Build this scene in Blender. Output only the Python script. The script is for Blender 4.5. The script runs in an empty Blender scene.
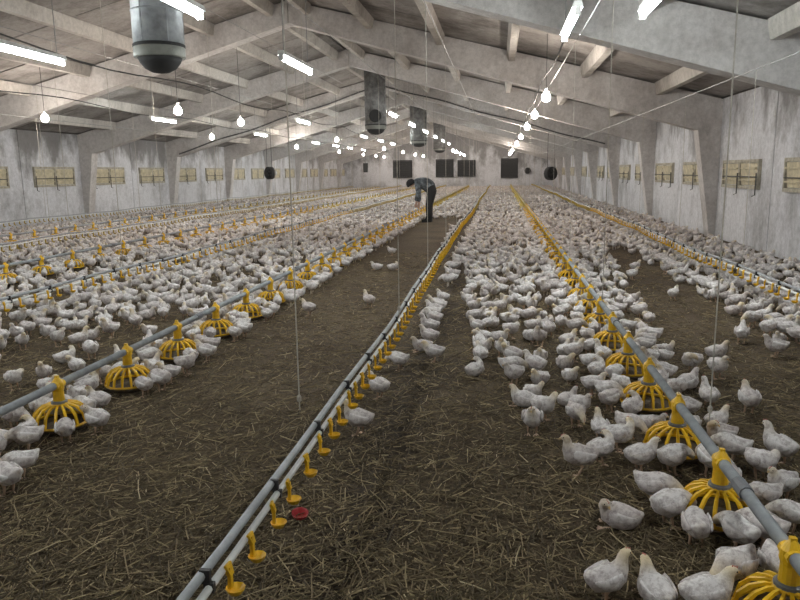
import bpy, bmesh, math, random
import numpy as np
from math import sin, cos, pi, radians, sqrt, atan2
from mathutils import Vector, Matrix

# ------------------------------------------------------------------ camera, world, exposure
scene = bpy.context.scene
COL = scene.collection
random.seed(7); rng = np.random.default_rng(7)
FPX, CAM_H = 700.0, 1.506
PITCH, YAW, ROLL = radians(10.38), radians(-8.14), radians(-0.91)
_F = np.array([sin(YAW)*cos(PITCH), cos(YAW)*cos(PITCH), -sin(PITCH)])
_R0 = np.array([cos(YAW), -sin(YAW), 0.0]); _U0 = np.cross(_R0, _F)
_R = _R0*cos(ROLL)+_U0*sin(ROLL); _U = _U0*cos(ROLL)-_R0*sin(ROLL)
_C = np.array([0, 0, CAM_H])
cd = bpy.data.cameras.new('camera'); cam = bpy.data.objects.new('camera', cd); COL.objects.link(cam)
cd.sensor_fit = 'HORIZONTAL'; cd.sensor_width = 36.0; cd.lens = 36.0*FPX/800.0; cd.clip_end = 300; cd.clip_start = .05
M = Matrix(((_R[0], _U[0], -_F[0], 0), (_R[1], _U[1], -_F[1], 0), (_R[2], _U[2], -_F[2], CAM_H), (0, 0, 0, 1)))
cam.matrix_world = M
scene.camera = cam

def on_z(px, py, z=0.0):            # a direction from a pixel, its distance from the level it stands or hangs on
    d = _F*FPX+_R*(px-400)+_U*(300-py); t = (z-CAM_H)/d[2]
    return _C+d*t
def project(p):
    v = np.asarray(p, float)-_C; dz = v@_F
    return 400+FPX*(v@_R)/dz, 300-FPX*(v@_U)/dz, dz

w = bpy.data.worlds.new('world'); scene.world = w; w.use_nodes = True
w.node_tree.nodes['Background'].inputs[0].default_value = (.55, .62, .7, 1)
w.node_tree.nodes['Background'].inputs[1].default_value = .05
scene.view_settings.view_transform = 'Standard'; scene.view_settings.look = 'None'
scene.view_settings.gamma = 1.0; scene.view_settings.use_curve_mapping = False
scene.view_settings.exposure = 0.58
scene.cycles.max_bounces = 5; scene.cycles.diffuse_bounces = 4
TUBE_W, BULB_W = 75.0, 230.0        # emission strengths of the lamps

# ------------------------------------------------------------------ materials
def new_mat(name):
    m = bpy.data.materials.new(name); m.use_nodes = True
    return m, m.node_tree, m.node_tree.nodes['Principled BSDF']
def N(nt, t, **kw):
    n = nt.nodes.new(t)
    for k, v in kw.items(): setattr(n, k, v)
    return n
def pos_vec(nt, scale=(1, 1, 1)):
    g = N(nt, 'ShaderNodeNewGeometry'); mp = N(nt, 'ShaderNodeMapping'); mp.inputs['Scale'].default_value = scale
    nt.links.new(g.outputs['Position'], mp.inputs[0]); return mp.outputs[0]
def obj_vec(nt, scale=(1, 1, 1)):
    g = N(nt, 'ShaderNodeTexCoord'); mp = N(nt, 'ShaderNodeMapping'); mp.inputs['Scale'].default_value = scale
    nt.links.new(g.outputs['Object'], mp.inputs[0]); return mp.outputs[0]
def noise(nt, vec, scale, detail=4, rough=.6):
    n = N(nt, 'ShaderNodeTexNoise'); n.inputs['Scale'].default_value = scale
    n.inputs['Detail'].default_value = detail; n.inputs['Roughness'].default_value = rough
    nt.links.new(vec, n.inputs['Vector']); return n.outputs[0]
def ramp(nt, fac, stops):
    r = N(nt, 'ShaderNodeValToRGB'); e = r.color_ramp.elements
    while len(e) > 1: e.remove(e[-1])
    e[0].position = stops[0][0]; e[0].color = (*stops[0][1], 1)
    for p, c in stops[1:]:
        x = e.new(p); x.color = (*c, 1)
    nt.links.new(fac, r.inputs[0]); return r.outputs[0]
def mix(nt, a, b, fac, mode='MIX'):
    n = N(nt, 'ShaderNodeMix', data_type='RGBA', blend_type=mode)
    for s, v in ((n.inputs[6], a), (n.inputs[7], b), (n.inputs[0], fac)):
        if isinstance(v, (int, float)): s.default_value = v
        elif isinstance(v, tuple): s.default_value = (*v, 1)
        else: nt.links.new(v, s)
    return n.outputs[2]
def bump(nt, bsdf, h, strength=.3, dist=.01):
    b = N(nt, 'ShaderNodeBump'); b.inputs['Strength'].default_value = strength; b.inputs['Distance'].default_value = dist
    nt.links.new(h, b.inputs['Height']); nt.links.new(b.outputs[0], bsdf.inputs['Normal'])
def simple(name, col, rough=.6, metal=0.0, var=.25, scale=8.0, bumps=0.0):
    m, nt, b = new_mat(name); v = pos_vec(nt)
    n = noise(nt, v, scale)
    lo = tuple(c*(1-var) for c in col); hi = tuple(min(1, c*(1+var*.6)) for c in col)
    nt.links.new(ramp(nt, n, [(.3, lo), (.7, hi)]), b.inputs['Base Color'])
    b.inputs['Roughness'].default_value = rough; b.inputs['Metallic'].default_value = metal
    if bumps: bump(nt, b, noise(nt, v, scale*6), bumps)
    return m
def emit_mat(name, col, s):
    m, nt, b = new_mat(name); v = obj_vec(nt)
    b.inputs['Base Color'].default_value = (*col, 1); b.inputs['Emission Color'].default_value = (*col, 1)
    b.inputs['Emission Strength'].default_value = s; return m

MT = {}
# grimy whitewash on the walls: streaks that run down, blotches, bare grey patches
def wall_mat(name, base, dirt, amt, mould=0.0):
    m, nt, b = new_mat(name)
    v1 = pos_vec(nt, (1, 1, .7)); v2 = pos_vec(nt, (2.2, 2.2, .45)); v3 = pos_vec(nt)
    blot = ramp(nt, noise(nt, v1, .8, 9, .72), [(.51-.06*amt, (0, 0, 0)), (.64, (1, 1, 1))])
    streak = ramp(nt, noise(nt, v2, 1.1, 4, .55), [(.52, (0, 0, 0)), (.80, (1, 1, 1))])
    fine = ramp(nt, noise(nt, v3, 11, 6, .75), [(.34, (.66, .66, .66)), (.60, (1, 1, 1))])
    c = mix(nt, base, dirt, mix(nt, blot, streak, .22))
    c = mix(nt, c, fine, .75, 'MULTIPLY')
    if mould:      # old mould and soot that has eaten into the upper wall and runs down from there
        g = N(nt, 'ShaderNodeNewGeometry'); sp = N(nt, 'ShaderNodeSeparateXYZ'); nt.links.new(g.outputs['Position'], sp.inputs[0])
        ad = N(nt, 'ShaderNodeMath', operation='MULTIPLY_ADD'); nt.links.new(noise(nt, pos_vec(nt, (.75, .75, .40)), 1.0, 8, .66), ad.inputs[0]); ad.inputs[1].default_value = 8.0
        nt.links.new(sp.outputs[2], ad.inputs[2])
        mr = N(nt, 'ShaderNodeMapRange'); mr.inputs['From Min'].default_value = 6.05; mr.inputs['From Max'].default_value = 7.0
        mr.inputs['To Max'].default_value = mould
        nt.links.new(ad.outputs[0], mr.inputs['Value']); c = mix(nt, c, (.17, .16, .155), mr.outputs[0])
    nt.links.new(c, b.inputs['Base Color']); b.inputs['Roughness'].default_value = .9
    bump(nt, b, noise(nt, v3, 22, 5, .7), .35, .01); return m
MT['wall'] = wall_mat('whitewash_wall', (.74, .75, .79), (.34, .34, .35), .9, .8)
MT['frame'] = wall_mat('whitewash_concrete', (.66, .64, .63), (.44, .41, .395), .5)
MT['purlin'] = wall_mat('whitewash_purlin', (.62, .59, .55), (.36, .33, .30), .8)
MT['panel'] = wall_mat('roof_panel_paint', (.40, .375, .355), (.10, .085, .075), 1.3)
MT['gap'] = simple('dark_joint', (.07, .06, .055), .95)
# litter of trodden straw, wood shavings and manure
m, nt, b = new_mat('straw_litter')
v = pos_vec(nt); va = pos_vec(nt, (1, .45, 1)); vb = pos_vec(nt, (.4, 1, 1))
big = noise(nt, v, .8, 5, .6); f1 = noise(nt, va, 55, 4, .7); f2 = noise(nt, vb, 70, 4, .7)
c = ramp(nt, f1, [(.30, (.03, .021, .012)), (.5, (.135, .094, .050)), (.64, (.25, .182, .098)), (.8, (.46, .36, .21))])
c2 = ramp(nt, f2, [(.32, (.03, .021, .012)), (.55, (.125, .090, .050)), (.8, (.34, .26, .15))])
c = mix(nt, c, c2, .5); 
damp = ramp(nt, big, [(.40, (.55, .50, .48)), (.66, (1.0, 1.0, 1.0))])
c = mix(nt, c, damp, .9, 'MULTIPLY')
# wetter, darker manure along the drinker lines
g = N(nt, 'ShaderNodeNewGeometry'); sp = N(nt, 'ShaderNodeSeparateXYZ'); nt.links.new(g.outputs['Position'], sp.inputs[0])
wob = N(nt, 'ShaderNodeMath', operation='MULTIPLY_ADD'); nt.links.new(noise(nt, v, 1.6, 4, .6), wob.inputs[0]); wob.inputs[1].default_value = 1.0
nt.links.new(sp.outputs[0], wob.inputs[2])
sb = N(nt, 'ShaderNodeMath', operation='SUBTRACT'); nt.links.new(wob.outputs[0], sb.inputs[0]); sb.inputs[1].default_value = -.12
ab = N(nt, 'ShaderNodeMath', operation='ABSOLUTE'); nt.links.new(sb.outputs[0], ab.inputs[0])
strip = ramp(nt, ab.outputs[0], [(.08, (.42, .38, .36)), (.30, (1, 1, 1))])
c = mix(nt, c, strip, .9, 'MULTIPLY')
nt.links.new(c, b.inputs['Base Color']); b.inputs['Roughness'].default_value = .95
bump(nt, b, f1, .9, .02); MT['litter'] = m
# loose straw, colour by strand
m, nt, b = new_mat('loose_straw')
a = N(nt, 'ShaderNodeAttribute', attribute_name='shade')
nt.links.new(ramp(nt, a.outputs['Fac'], [(0, (.05, .035, .019)), (.45, (.19, .14, .076)), (.8, (.40, .31, .175)), (1, (.66, .55, .36))]), b.inputs['Base Color'])
b.inputs['Roughness'].default_value = .8; MT['straw'] = m
# plumage: white with a yellow downy head
def plumage(name, by_object):
    m, nt, b = new_mat(name)
    a = N(nt, 'ShaderNodeAttribute', attribute_name='down')
    if by_object: o = N(nt, 'ShaderNodeObjectInfo'); r = o.outputs['Random']; v = obj_vec(nt)
    else: o = N(nt, 'ShaderNodeAttribute', attribute_name='shade'); r = o.outputs['Fac']; v = pos_vec(nt)
    hm = N(nt, 'ShaderNodeMath', operation='MULTIPLY_ADD'); nt.links.new(r, hm.inputs[0]); hm.inputs[1].default_value = 6.7; hm.inputs[2].default_value = 0.25
    fr_ = N(nt, 'ShaderNodeMath', operation='FRACT'); nt.links.new(hm.outputs[0], fr_.inputs[0])
    hx = N(nt, 'ShaderNodeMath', operation='MULTIPLY'); nt.links.new(fr_.outputs[0], hx.inputs[0]); nt.links.new(a.outputs['Fac'], hx.inputs[1]); hf = hx.outputs[0]
    white = ramp(nt, r, [(0, (.66, .60, .59)), (.5, (.79, .75, .75)), (1, (.86, .83, .83))])
    mott = ramp(nt, noise(nt, v, 32, 5, .75), [(.36, (.44, .39, .385)), (.55, (1, 1, .99))])
    c = mix(nt, white, mott, .85, 'MULTIPLY')
    c = mix(nt, c, (.76, .60, .30), hf)
    nt.links.new(c, b.inputs['Base Color']); b.inputs['Roughness'].default_value = .9
    b.inputs['Subsurface Weight'].default_value = 0.0
    if by_object: bump(nt, b, noise(nt, v, 90, 4, .7), .6, .004)
    return m
MT['plumage'] = plumage('chicken_plumage', True); MT['flock'] = plumage('flock_plumage', False)
MT['leg'] = simple('chicken_leg_skin', (.62, .44, .32), .7); MT['beak'] = simple('chicken_beak', (.66, .47, .24), .5)
MT['comb'] = simple('chicken_comb', (.60, .22, .18), .6); MT['eye'] = simple('chicken_eye', (.02, .016, .012), .2)
MT['yellow'] = simple('yellow_plastic', (.84, .50, .012), .4, var=.15, scale=30)
MT['yellow_far_dim'] = simple('far_dimmed_yellow_plastic', (.50, .36, .05), .5, var=.25, scale=25)  # distant feeders and cups: their dimming with distance is put into the colour
MT['collar'] = simple('grey_collar_plastic', (.17, .18, .20), .5)
MT['dish'] = simple('dark_feed_dish', (.10, .07, .035), .7, var=.5, scale=60)
MT['galv'] = simple('galvanised_tube', (.36, .38, .40), .55, .15, .25, 12)
MT['pvc'] = simple('white_pvc_tube', (.72, .73, .72), .4, var=.15)
MT['clip'] = simple('dark_clip', (.035, .035, .038), .5)
MT['cord'] = simple('hemp_cord', (.50, .47, .42), .9, var=.2, scale=40)
MT['wire'] = simple('steel_wire', (.30, .30, .30), .5, .5)
MT['cable'] = simple('dark_cable', (.07, .07, .07), .7)
MT['duct'] = simple('zinc_duct', (.36, .38, .40), .5, .35, .35, 6, .1)
MT['duct2'] = simple('stained_zinc_duct', (.20, .20, .20), .55, .3, .6, 7, .1)
MT['band'] = simple('grey_green_band', (.19, .195, .175), .6, .1)
MT['black'] = simple('black_fan_plastic', (.012, .012, .013), .85)
MT['white_metal'] = simple('white_lamp_housing', (.75, .76, .75), .45)
MT['shutter'] = simple('ochre_shutter', (.58, .52, .36), .7, var=.35, scale=6, bumps=.1)
MT['shutter_frame'] = simple('weathered_frame', (.44, .41, .33), .8, var=.4, scale=9)
MT['jacket'] = None
m, nt, b = new_mat('blotched_jacket'); v = obj_vec(nt)
nt.links.new(ramp(nt, noise(nt, v, 9, 3, .6), [(.35, (.02, .024, .03)), (.5, (.075, .09, .105)), (.68, (.20, .23, .26))]), b.inputs['Base Color']); b.inputs['Roughness'].default_value = .85; MT['jacket'] = m
MT['trousers'] = simple('black_trousers', (.012, .013, .016), .85); MT['hat'] = simple('black_knit_hat', (.008, .008, .01), .95)
MT['skin'] = simple('skin', (.50, .32, .24), .6, var=.1); MT['red'] = simple('red_plastic', (.42, .02, .025), .4)
MT['tube'] = emit_mat('lit_tube', (.95, 1.0, .98), TUBE_W); MT['bulb'] = emit_mat('lit_bulb', (1.0, .89, .78), BULB_W)

# ------------------------------------------------------------------ mesh helpers
def mesh_np(name, V, F, mat=None, smooth=False):
    me = bpy.data.meshes.new(name); me.from_pydata([tuple(p) for p in V], [], [tuple(f) for f in F]); me.update()
    if smooth: me.polygons.foreach_set('use_smooth', [True]*len(me.polygons))
    if mat: me.materials.append(mat)
    return me
class MB:
    def __init__(s): s.V = []; s.F = []
    def add(s, V, F):
        o = len(s.V); s.V += [tuple(p) for p in V]; s.F += [tuple(i+o for i in f) for f in F]; return s
    def box(s, a, b):
        (x0, y0, z0), (x1, y1, z1) = a, b
        return s.add([(x0,y0,z0),(x1,y0,z0),(x1,y1,z0),(x0,y1,z0),(x0,y0,z1),(x1,y0,z1),(x1,y1,z1),(x0,y1,z1)],
                     [(0,3,2,1),(4,5,6,7),(0,1,5,4),(1,2,6,5),(2,3,7,6),(3,0,4,7)])
    def prism(s, poly, axis, t0, t1):      # polygon in the two other axes, extruded along axis
        n = len(poly)
        def P(u, v, t): return (t, u, v) if axis == 0 else (u, t, v) if axis == 1 else (u, v, t)
        V = [P(u, v, t0) for u, v in poly]+[P(u, v, t1) for u, v in poly]
        F = [tuple(range(n)), tuple(range(2*n-1, n-1, -1))]+[(i, i+n, (i+1) % n+n, (i+1) % n) for i in range(n)]
        return s.add(V, F)
    def tube(s, pts, r, n=8, cap=True):
        pts = [Vector(p) for p in pts]; R = r if isinstance(r, (list, tuple)) else [r]*len(pts)
        V, F = [], []
        for i, p in enumerate(pts):
            d = (pts[min(i+1, len(pts)-1)]-pts[max(i-1, 0)]).normalized()
            a = Vector((0, 0, 1)) if abs(d.z) < .9 else Vector((1, 0, 0))
            u = d.cross(a).normalized(); v = u.cross(d).normalized()
            for k in range(n):
                t = 2*pi*k/n; V.append(p+u*(cos(t)*R[i])+v*(sin(t)*R[i]))
        for i in range(len(pts)-1):
            for k in range(n): F.append((i*n+k, i*n+(k+1) % n, (i+1)*n+(k+1) % n, (i+1)*n+k))
        if cap: F.append(tuple(range(n-1, -1, -1))); F.append(tuple((len(pts)-1)*n+k for k in range(n)))
        return s.add(V, F)
    def lathe(s, prof, n=16, c=(0, 0, 0)):
        V, F = [], []
        for r, z in prof:
            for k in range(n): V.append((c[0]+r*cos(2*pi*k/n), c[1]+r*sin(2*pi*k/n), c[2]+z))
        for i in range(len(prof)-1):
            for k in range(n): F.append((i*n+k, i*n+(k+1) % n, (i+1)*n+(k+1) % n, (i+1)*n+k))
        F.append(tuple(range(n-1, -1, -1))); F.append(tuple((len(prof)-1)*n+k for k in range(n)))
        return s.add(V, F)
    def ring(s, R, r, z, n=20, m=6):
        V, F = [], []
        for i in range(n):
            for k in range(m):
                a, t = 2*pi*i/n, 2*pi*k/m; q = R+r*cos(t); V.append((q*cos(a), q*sin(a), z+r*sin(t)))
        for i in range(n):
            for k in range(m): F.append((i*m+k, ((i+1) % n)*m+k, ((i+1) % n)*m+(k+1) % m, i*m+(k+1) % m))
        return s.add(V, F)
    def mesh(s, name, mat, smooth=False): return mesh_np(name, s.V, s.F, mat, smooth)
def link(name, me, parent=None, loc=None, rz=None, scale=None):
    o = bpy.data.objects.new(name, me); COL.objects.link(o)
    if parent: o.parent = parent
    if loc is not None: o.location = loc
    if rz is not None: o.rotation_euler[2] = rz
    if scale is not None: o.scale = (scale,)*3 if not isinstance(scale, (tuple, list)) else scale
    return o
def build(name, mb, mat, parent=None, smooth=False, **kw): return link(name, mb.mesh(name, mat, smooth), parent, **kw)
def tag(o, label=None, cat=None, group=None, kind=None):
    for k, v in (('label', label), ('category', cat), ('group', group), ('kind', kind)):
        if v: o[k] = v
    return o
def empty(name, loc=(0, 0, 0), rz=0):
    o = bpy.data.objects.new(name, None); COL.objects.link(o); o.location = loc; o.rotation_euler[2] = rz; o.empty_display_size = .1; return o
ORD = ['nearest', 'second', 'third', 'fourth', 'fifth', 'sixth', 'seventh', 'eighth', 'ninth', 'tenth', 'eleventh', 'twelfth', 'thirteenth', 'fourteenth', 'fifteenth', 'sixteenth', 'seventeenth', 'eighteenth', 'nineteenth', 'twentieth']

# ------------------------------------------------------------------ the building
XR, XL, XC = 4.65, -14.08, -4.70          # right wall, left wall, ridge
YB, YE = -3.06, 64.1                       # wall behind the camera, far gable
FY = [16.14+6.4*i for i in range(-2, 8)]   # concrete frames every 6.4 m
def z_roof(x): return 5.30-.255*abs(x-XC)  # underside of the roof panels
def z_soff(x): return 4.80-.285*abs(x-XC)  # underside of the rafters

# floor
nx, ny = 130, 300
xs = np.linspace(XL-.1, XR+.1, nx); ys = YB+(YE-YB)*np.linspace(0, 1, ny)**1.8
ph = rng.uniform(0, 6.28, 24); kx = rng.normal(0, 4, 24); ky = rng.normal(0, 4, 24)
X, Y = np.meshgrid(xs, ys); Z = sum(np.sin(X*kx[i]+Y*ky[i]+ph[i]) for i in range(24))*.0016-.004
V = np.stack([X, Y, Z], -1).reshape(-1, 3)
F = [(j*nx+i, j*nx+i+1, (j+1)*nx+i+1, (j+1)*nx+i) for j in range(ny-1) for i in range(nx-1)]
floor = link('floor', mesh_np('floor', V, F, MT['litter'], True))
tag(floor, 'brown trodden straw litter covering the whole floor of the shed', 'floor', kind='structure')

# walls: a backing with wall panels set proud of it, joints open between them
def side_wall(name, x, s, label):
    o = build(name, MB().box((min(x, x+s*.25)+(0 if s > 0 else 0), YB-.2, -.2), (max(x, x+s*.25), YE+.2, z_roof(x)+.02)), MT['gap'])
    tag(o, label, 'wall', kind='structure')
    me = None; W = 3.2
    y = FY[0]-6.4
    while y < YE-.1:
        y0, y1 = max(y, YB), min(y+W, YE)
        if y1-y0 > .2:
            mb = MB(); g = .012; t = .03
            mb.prism([(y0+g, 0), (y1-g, 0), (y1-g, z_roof(x)-.01), (y0+g, z_roof(x)-.01)], 0, x-s*t, x+s*.02)
            build('wall_panel', mb, MT['wall'], o)
        y += W
    return o
wall_right = side_wall('wall_right', XR, 1, 'whitewashed panel wall with grey grime on the right side')
wall_left = side_wall('wall_left', XL, -1, 'whitewashed panel wall on the left side of the shed')
def gable(name, y, s, label):
    poly = [(XL, -.1), (XR, -.1), (XR, z_roof(XR)), (XC, z_roof(XC)), (XL, z_roof(XL))]
    o = build(name, MB().prism(poly, 1, y, y+s*.25), MT['wall']); tag(o, label, 'wall', kind='structure'); return o
wall_far = gable('wall_far', YE, 1, 'pale gable wall at the far end of the shed with black fan openings')
wall_back = gable('wall_back', YB, -1, 'gable wall behind the camera')

# ceiling: dark deck, panels between the purlins, purlins
cb = MB(); e = .10
cb.prism([(XL-.3, z_roof(XL-.3)+e), (XC, z_roof(XC)+e), (XR+.3, z_roof(XR+.3)+e), (XR+.3, z_roof(XR+.3)+e+.1), (XC, z_roof(XC)+e+.1), (XL-.3, z_roof(XL-.3)+e+.1)], 1, YB-.3, YE+.3)
ceiling = build('ceiling', cb, MT['gap']); tag(ceiling, 'pitched roof of stained grey panels on concrete purlins', 'ceiling', kind='structure')
DP = [.12, 1.83, 3.38, 4.93, 6.48, 8.03, 9.36]
rest = MB(); n_panel = 0
bays = [(YB, FY[0])]+list(zip(FY[:-1], FY[1:]))+([(FY[-1], YE)] if FY[-1] < YE-.5 else [])
slope = math.atan(.255)
def panel_box(mb, s, d0, d1, y0, y1, dz):
    x0, x1 = XC+s*d0, XC+s*d1
    z0, z1 = z_roof(x0)+dz, z_roof(x1)+dz
    lo = [(x0, z0), (x1, z1), (x1, z1+.05), (x0, z0+.05)]
    mb.prism(lo, 1, y0, y1)
for bi, (y0, y1) in enumerate(bays):
    for s in (-1, 1):
        for k in range(6):
            m_ = 4
            for j in range(m_):
                a = y0+(y1-y0)*j/m_+.02; b_ = y0+(y1-y0)*(j+1)/m_-.02
                dz = random.uniform(0, .03)
                if y0 < 40:
                    mb = MB(); panel_box(mb, s, DP[k]+.012, DP[k+1]-.012, a, b_, dz); build('roof_panel', mb, MT['panel'], ceiling); n_panel += 1
                else: panel_box(rest, s, DP[k]+.012, DP[k+1]-.012, a, b_, dz)
    # the purlins of the bay, channel section, wider at the top
    a = y0+(.18 if bi else 0); b_ = y1-.18
    for s in (-1, 1):
        for k in range(0, 6):
            d = DP[k] if k else .42
            if k == 0 and s < 0: pass
            x = XC+s*d; zt = z_roof(x)+.0
            mb = MB(); mb.prism([(x-.065, zt-.23), (x+.065, zt-.23), (x+.105, zt-.03), (x+.105, zt+.02), (x-.105, zt+.02), (x-.105, zt-.03)], 1, a-.03, b_+.03)
            build('purlin', mb, MT['purlin'], ceiling)
tag(build('roof_panel_rest', rest, MT['panel'], ceiling), kind='stuff')

# concrete portal frames
for i, fy in enumerate(FY):
    t = .18
    pf = empty('portal_frame', (XC, fy, 0))
    tag(pf, f'whitewashed concrete portal frame spanning the shed, {ORD[max(0, i-1)]} from the camera' if i else 'concrete portal frame above the camera', 'frame', 'concrete portal frames', 'structure')
    for s, xw in ((1, XR), (-1, XL)):
        x_in_top = xw-s*.50; x_in_bot = xw-s*.14; zs = z_soff(x_in_top)
        col = MB().prism([(xw-s*.02-XC, -.02), (x_in_bot-XC, -.02), (x_in_top-XC, zs), (xw-s*.02-XC, zs)], 1, -t, t)
        build('column', col, MT['frame'], pf)
        raf = MB().prism([(xw-s*.02-XC, zs), (x_in_top-XC, zs), (s*.008, z_soff(XC)), (s*.008, z_roof(XC)-.02), (xw-s*.02-XC, z_roof(xw)-.02)], 1, -t, t)
        build('rafter', raf, MT['frame'], pf)
    if i in (1, 2):
        mb = MB().prism([(-.06, 0), (.06, 0), (.10, .55), (-.10, .55)], 1, -t-.06, -t)     # short cast rib on the left rafter
        r = build('rib', mb, MT['frame'], pf, loc=(-7.6 if i == 1 else -8, 0, z_soff(XC-7.6)+.02))

# ventilation shutters in the side walls, two flaps in one frame
win_n = 0
def shutter_window(x, s, y, z0, z1, num, side, far):
    global win_n
    win_n += 1
    L = 2.06; h = z1-z0
    o = empty(f'window_{win_n}', (x-s*.03, y, z0)); 
    tag(o, f'ochre double-flap air inlet in the {side} wall, {ORD[num]} from the camera', 'window', f'air inlets in the {side} wall', 'structure')
    fr = MB(); d0, d1 = (-.06*s, .02*s); a, b_ = min(d0, d1), max(d0, d1)
    for (ya, yb, za, zb) in ((0, L, -.04, .02), (0, L, h-.02, h+.04), (0, .05, .02, h-.02), (L-.05, L, .02, h-.02), (L/2-.05, L/2+.05, .02, h-.02)):
        fr.box((a, ya, za), (b_, yb, zb))
    build('window_frame', fr, MT['shutter_frame'], o)
    for k in range(2):
        ya = .06+k*(L/2-.02); yb = ya+L/2-.12
        mb = MB(); tip = .05 if (k+num) % 3 else .09
        mb.prism([(0, .03), (-s*.02, .03), (-s*tip, h-.03), (-s*(tip-.025), h-.03)], 1, ya, yb)
        fl = build('flap', mb, MT['shutter'], o)
        if not far:
            hb = MB(); 
            for zz in (.12, h-.12): hb.box((-.085 if s > 0 else .03, ya+.02, zz-.012), (-.03 if s > 0 else .085, yb-.02, zz+.012))
            build('rib', hb, MT['shutter'], fl)
    if not far:
        rd = MB()
        for ya in (.02, L/2): rd.tube([(-s*.08, ya, h*.55), (-s*.08, ya, -.14), (-s*.11, ya+.05, -.16)], .012, 5)
        rd.tube([(-s*.08, 0, h*.4), (-s*.08, L-.1, h*.4)], .012, 5)
        build('pull_rod', rd, MT['cable'], o)
def row(x, s, side, z0, z1, ymin):
    num = 0
    for fy in FY:
        for off in (.50, 3.72):
            y = fy+off
            if y < ymin or y+2.1 > YE: continue
            shutter_window(x, s, y, z0, z1, num, side, y > 33); num += 1
row(XR, 1, 'right', 1.13, 1.59, 9.5); row(XL, -1, 'left', 1.25, 1.79, 15)

# ------------------------------------------------------------------ lamps
def tube_mesh():
    b_ = MB().tube([(0, -.70, 0), (0, .70, 0)], .026, 8); return b_.mesh('tube', MT['tube'], True)
def tube_housing():
    mb = MB().prism([(-.05, .045), (.05, .045), (.035, .10), (-.035, .10)], 1, -.74, .74)
    for y in (-.73, .71): mb.box((-.03, y, -.03), (.03, y+.02, .05))
    return mb.mesh('housing', MT['white_metal'])
ME_TUBE, ME_HOUS = tube_mesh(), tube_housing()
ME_BULB = MB().lathe([(.014, .095), (.035, .085), (.070, .04), (.080, -.005), (.070, -.05), (.038, -.08), (.004, -.088)][::-1], 12).mesh('bulb', MT['bulb'], True)
ME_SOCK = MB().lathe([(.02, .090), (.026, .095), (.026, .155), (.008, .170)], 10).mesh('socket', MT['white_metal'])
def lamp_cord(z, x, parent, dy=0):
    L = z_roof(x)-z
    build('hanger', MB().tube([(0, dy, .10), (0, dy, L)], .006, 5), MT['wire'], parent)
def tube_lamp(x, y, z, label, group):
    o = empty('fluorescent_lamp', (x, y, z)); tag(o, label, 'lamp', group)
    link('tube', ME_TUBE, o); link('housing', ME_HOUS, o)
    lamp_cord(z, x, o, -.6); lamp_cord(z, x, o, .6)
def bulb_lamp(x, y, z, label, group):
    o = empty('hanging_bulb', (x, y, z)); tag(o, label, 'lamp', group)
    link('bulb', ME_BULB, o); link('socket', ME_SOCK, o); 
    build('hanger', MB().tube([(0, 0, .15), (0, 0, z_roof(x)-z)], .006, 5), MT['cable'], o)
for X_, Ys, nm in ((-2.86, (6.05, 10.04, 19.1, 23.3, 27.6, 31.8, 36.1, 40.3), 'row left of mid-picture'),
                   (-5.8, (8.35, 20.8, 30.3, 34.6, 38.6), 'row under the left roof slope'),
                   (-9.25, (18.9, 27.0, 35.3, 39.8, 43.6, 48.0), 'row nearest the left wall')):
    for k, y in enumerate(Ys):
        tube_lamp(X_, y, 3.0, f'lit fluorescent tube, {ORD[k]} from the camera in the {nm}', 'fluorescent tubes')
for X_, y, nm in ((-2.86, 1.6, 'overhead'), (-5.8, 3.2, 'over the left drinker line'), (-9.25, 10.2, 'beyond the left picture edge'), (-9.25, 4.2, 'far left of the camera'), (1.4, 1.6, 'over the right feed line')):  # unseen tubes continuing the rows, added to light the foreground
    tube_lamp(X_, y, 3.0, f'added lit fluorescent tube out of the picture, {nm}', 'added fluorescent tubes out of the picture')
tube_lamp(.73, 8.05, 3.0, 'lit fluorescent tube in front of the pale concrete beam on the right', 'fluorescent tubes')
tube_lamp(1.40, 6.95, 3.0, 'lit fluorescent tube cut by the picture top, right of centre', 'fluorescent tubes')
for X_, Ys, nm in ((-10.0, (14.75, 24.0, 34.5, 44, 52, 57.4, 61.5), 'row nearest the left wall'), (-6.5, (13.95, 17.5, 28.2, 40, 48, 55, 61), 'row under the left roof slope'),
                   (.82, (13.4, 17.7, 22.5, 29, 36, 47.8, 54, 61), 'row above the right feed line'), (-3.0, (46, 50, 55, 61), 'row far down the middle of the shed')):
    for k, y in enumerate(Ys):
        bulb_lamp(X_, y, 2.8, f'glowing bulb, {ORD[k]} from the camera in the {nm}', 'hanging bulbs')

# ------------------------------------------------------------------ exhaust chimneys along the ridge
def chimney(y, r, zb, mat, label):
    x = XC+.36
    o = empty('exhaust_chimney', (x, y, zb)); tag(o, label, 'duct', 'exhaust chimneys at the ridge')
    top = z_roof(x)-zb+.03
    mb = MB().lathe([(r, .14), (r, top)], 28); mb.ring(r, .012, .55, 28, 5); mb.ring(r, .012, top*.72, 28, 5)
    d = build('duct', mb, mat, o, True)
    sm = MB()
    for k in range(6):
        a = k*pi/3+.3; sm.box((-.008, -.004, .16), (.008, .004, top-.05))
        for q in range(len(sm.V)-8, len(sm.V)):
            vx, vy, vz = sm.V[q]; sm.V[q] = ((r+vy)*cos(a)-vx*sin(a), (r+vy)*sin(a)+vx*cos(a), vz)
    build('seam', sm, mat, d)
    build('joint_band', MB().lathe([(r+.004, .115), (r+.010, .12), (r+.010, .15), (r+.004, .155)], 28), MT['black'], o)
    build('lower_ring', MB().lathe([(r+.002, -.01), (r+.006, 0), (r+.006, .11), (r+.002, .12)], 28), MT['band'], o, True)
    build('fan_cowl', MB().lathe([(.02, -.20), (r*.35, -.185), (r*.62, -.14), (r*.80, -.07), (r*.90, .0)], 24), MT['black'], o, True)
    return o
chimney(8.9, .315, 3.0, MT['duct'], 'grey metal exhaust chimney with black domed fan, nearest the camera at top left')
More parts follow.
